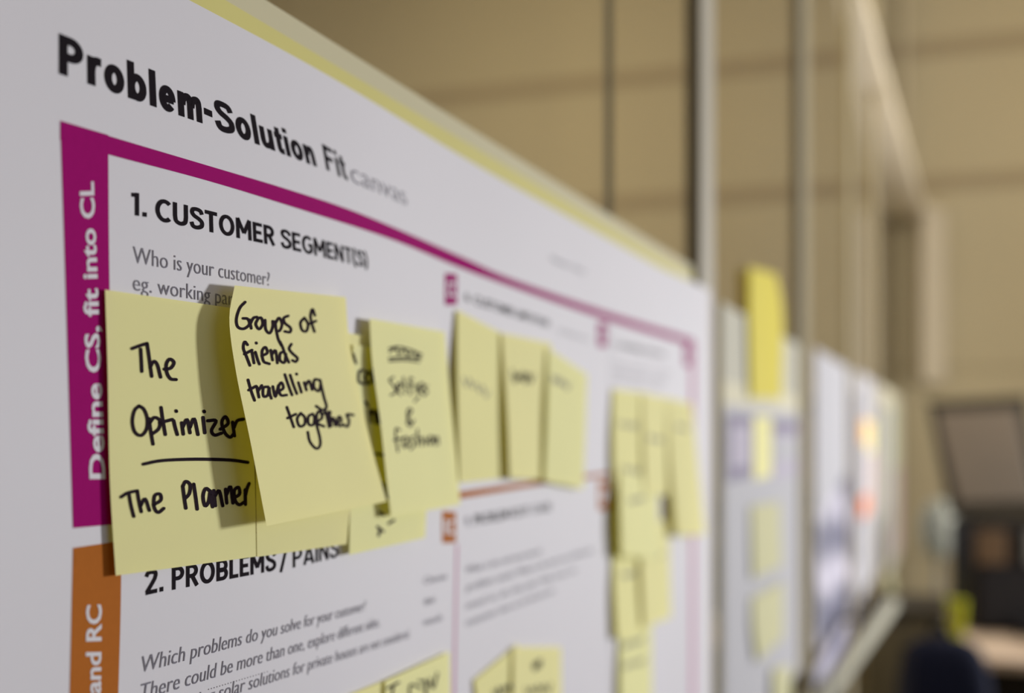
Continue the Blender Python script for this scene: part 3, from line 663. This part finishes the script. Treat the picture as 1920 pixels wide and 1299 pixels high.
# soundbar-like dark docking unit, papers, cup, box
dp = root('desk_printer', (1.85, 4.05, 0.735))
box('body', dp, 1.50, 2.25, 3.92, 4.16, 0.737, 1.09, BLK, 0.02)
box('lid', dp, 1.52, 2.23, 3.93, 4.15, 1.09, 1.115, DARK, 0.008)
box('brown_panel', dp, 1.50, 1.60, 3.905, 3.92, 0.96, 1.07, mat('brown_plastic', (0.10, 0.06, 0.03), 0.5), 0.003)
box('control_panel', dp, 1.66, 1.90, 3.905, 3.92, 0.96, 1.07, mat('grey_plastic', (0.16, 0.15, 0.13), 0.5), 0.003)
box('tray', dp, 1.60, 2.00, 3.80, 3.92, 0.76, 0.775, BLK, 0.004)
tag(dp, 'black desktop device with a flat lid below the monitor', 'printer')
pp = root('paper_stack', (1.62, 3.7, 0.735))
for k in range(4): box('sheet', pp, 1.62+0.004*k, 1.95-0.003*k, 3.60+0.003*k, 3.79, 0.736+0.006*k, 0.7412+0.006*k, mat('cream_page', (0.74, 0.66, 0.50), 0.7), 0.001)
tag(pp, 'low stack of cream paper lying on the desk in front of the black device', 'paper')
cu = root('yellow_green_cup', (1.36, 3.72, 0.736))
bm = bmesh.new(); seg = 20
prof = [(0.0, 0.0), (0.026, 0.0), (0.034, 0.13), (0.036, 0.13), (0.036, 0.134), (0.032, 0.134), (0.024, 0.006), (0.0, 0.006)]
rings = [[bm.verts.new((1.36+r*1.0*math.cos(2*math.pi*i/seg), 3.72+r*1.0*math.sin(2*math.pi*i/seg), 0.736+z)) for i in range(seg)] for r, z in prof]
for A, Bq in zip(rings, rings[1:]):
    for i in range(seg): bm.faces.new((A[i], A[(i+1) % seg], Bq[(i+1) % seg], Bq[i]))
bmesh.ops.remove_doubles(bm, verts=bm.verts, dist=1e-5)
bm_obj('cup_body', bm, mat('yellow_green_plastic', (0.42, 0.45, 0.03), 0.6), cu, True)
tag(cu, 'yellow-green cup on the left corner of the desk', 'cup')
# backpack on a round stool
st_ = root('stool', (1.07, 3.0, 0))
part_cyl('seat', st_, [((1.07, 3.0, 0.43), (1.07, 3.0, 0.47), 0.15)], BLK, 28)
for k in range(4):
    a = math.pi/4+k*math.pi/2; c2, s2 = math.cos(a), math.sin(a)
    part_cyl('leg', st_, [((1.07+0.15*c2, 3.0+0.15*s2, 0), (1.07+0.10*c2, 3.0+0.10*s2, 0.435), 0.011)], STEEL)
tag(st_, 'black round stool under the navy backpack', 'stool')
def pillow(name, parent, c, sx, sy, sz, m, p=4.0, taper=0.0):
    bm = bmesh.new(); bmesh.ops.create_cube(bm, size=2); bmesh.ops.subdivide_edges(bm, edges=bm.edges, cuts=7, use_grid_fill=True)
    for v in bm.verts:
        q_ = v.co/((abs(v.co.x)**p+abs(v.co.y)**p+abs(v.co.z)**p)**(1/p)); k = 1-taper*(q_.z+1)/2
        v.co = Vector((c[0]+q_.x*sx*k, c[1]+q_.y*sy*k, c[2]+q_.z*sz))
    return bm_obj(name, bm, m, parent, True)
bp_ = root('backpack', (1.07, 3.0, 0.47))
pillow('bag_body', bp_, (1.07, 3.0, 0.675), 0.125, 0.085, 0.205, NAVY, 4, 0.2)
pillow('front_pocket', bp_, (1.07, 2.905, 0.60), 0.095, 0.035, 0.11, NAVY, 4, 0.1)
for sx in (-0.06, 0.06): part_cyl('shoulder_strap', bp_, [((1.07+sx, 3.085, 0.84), (1.07+sx, 3.115, 0.70), 0.014), ((1.07+sx, 3.115, 0.70), (1.07+sx*1.2, 3.085, 0.53), 0.014)], BLK, 10)
part_cyl('handle', bp_, [((1.045, 3.03, 0.87), (1.055, 3.03, 0.905), 0.007), ((1.055, 3.03, 0.905), (1.085, 3.03, 0.905), 0.007), ((1.085, 3.03, 0.905), (1.095, 3.03, 0.87), 0.007)], BLK, 10)
tag(bp_, 'dark navy backpack standing on the stool by the desk', 'bag')
lc = root('low_cabinet', W(3.6, 0.12, floor_z))
mesh('carcass', *wbox(3.45, 3.78, 0.012, 0.205, floor_z+0.04, -0.50), OLIVE, lc)
mesh('plinth', *wbox(3.46, 3.77, 0.02, 0.19, floor_z, floor_z+0.04), BLK, lc)
bevel(mesh('cabinet_top', *wbox(3.44, 3.79, 0.012, 0.215, -0.50, -0.48), DARK, lc), 0.003)
bevel(mesh('side_panel', *wbox(3.442, 3.45, 0.03, 0.19, floor_z+0.07, -0.53), OLIVE, lc), 0.002)
d = bevel(mesh('door', *wbox(3.46, 3.77, 0.205, 0.221, floor_z+0.05, -0.51), OLIVE, lc), 0.003)
mesh('handle', *wbox(3.50, 3.512, 0.221, 0.235, -0.72, -0.60), STEEL, lc)
tag(lc, 'dark olive low cabinet under the handrail against the glass wall', 'cabinet')
# short floor lamp behind the desk
vl = root('floor_lamp', (1.65, 4.70, 0)); Mx = __import__('mathutils').Matrix
bm = bmesh.new(); bmesh.ops.create_uvsphere(bm, u_segments=20, v_segments=12, radius=0.085, matrix=Mx.Translation((1.655, 4.70, 1.01)) @ Mx.Diagonal((0.8, 0.8, 1.4, 1)))
bm_obj('lamp_shade', bm, mat('milky_shade', (0.42, 0.42, 0.35), 0.5), vl, True)
part_cyl('pole', vl, [((1.655, 4.70, 0.02), (1.655, 4.70, 0.91), 0.009)], STEEL); part_cyl('base', vl, [((1.655, 4.70, 0.0), (1.655, 4.70, 0.02), 0.09)], STEEL)
tag(vl, 'pale rounded floor lamp rising behind the desk, just left of the monitor', 'lamp')

# ------------------------------------------------------------------ turn the whole room so that the partition runs along an axis
ROT = __import__('mathutils').Matrix.Rotation(math.atan2(s_, c_), 4, 'Z')
seen = set()
for o in list(S.objects):
    if o.parent is None:
        if o.type in ('CAMERA', 'LIGHT') or o.rotation_euler.z != 0:
            o.matrix_basis = ROT @ o.matrix_basis
        else:                                          # turn the geometry itself
            o.location = ROT @ o.location
            for q_ in [o]+list(o.children):
                if q_.type == 'MESH' and q_.data.name not in seen: seen.add(q_.data.name); q_.data.transform(ROT)
for o in S.objects:
    if '_o' in o: del o['_o']
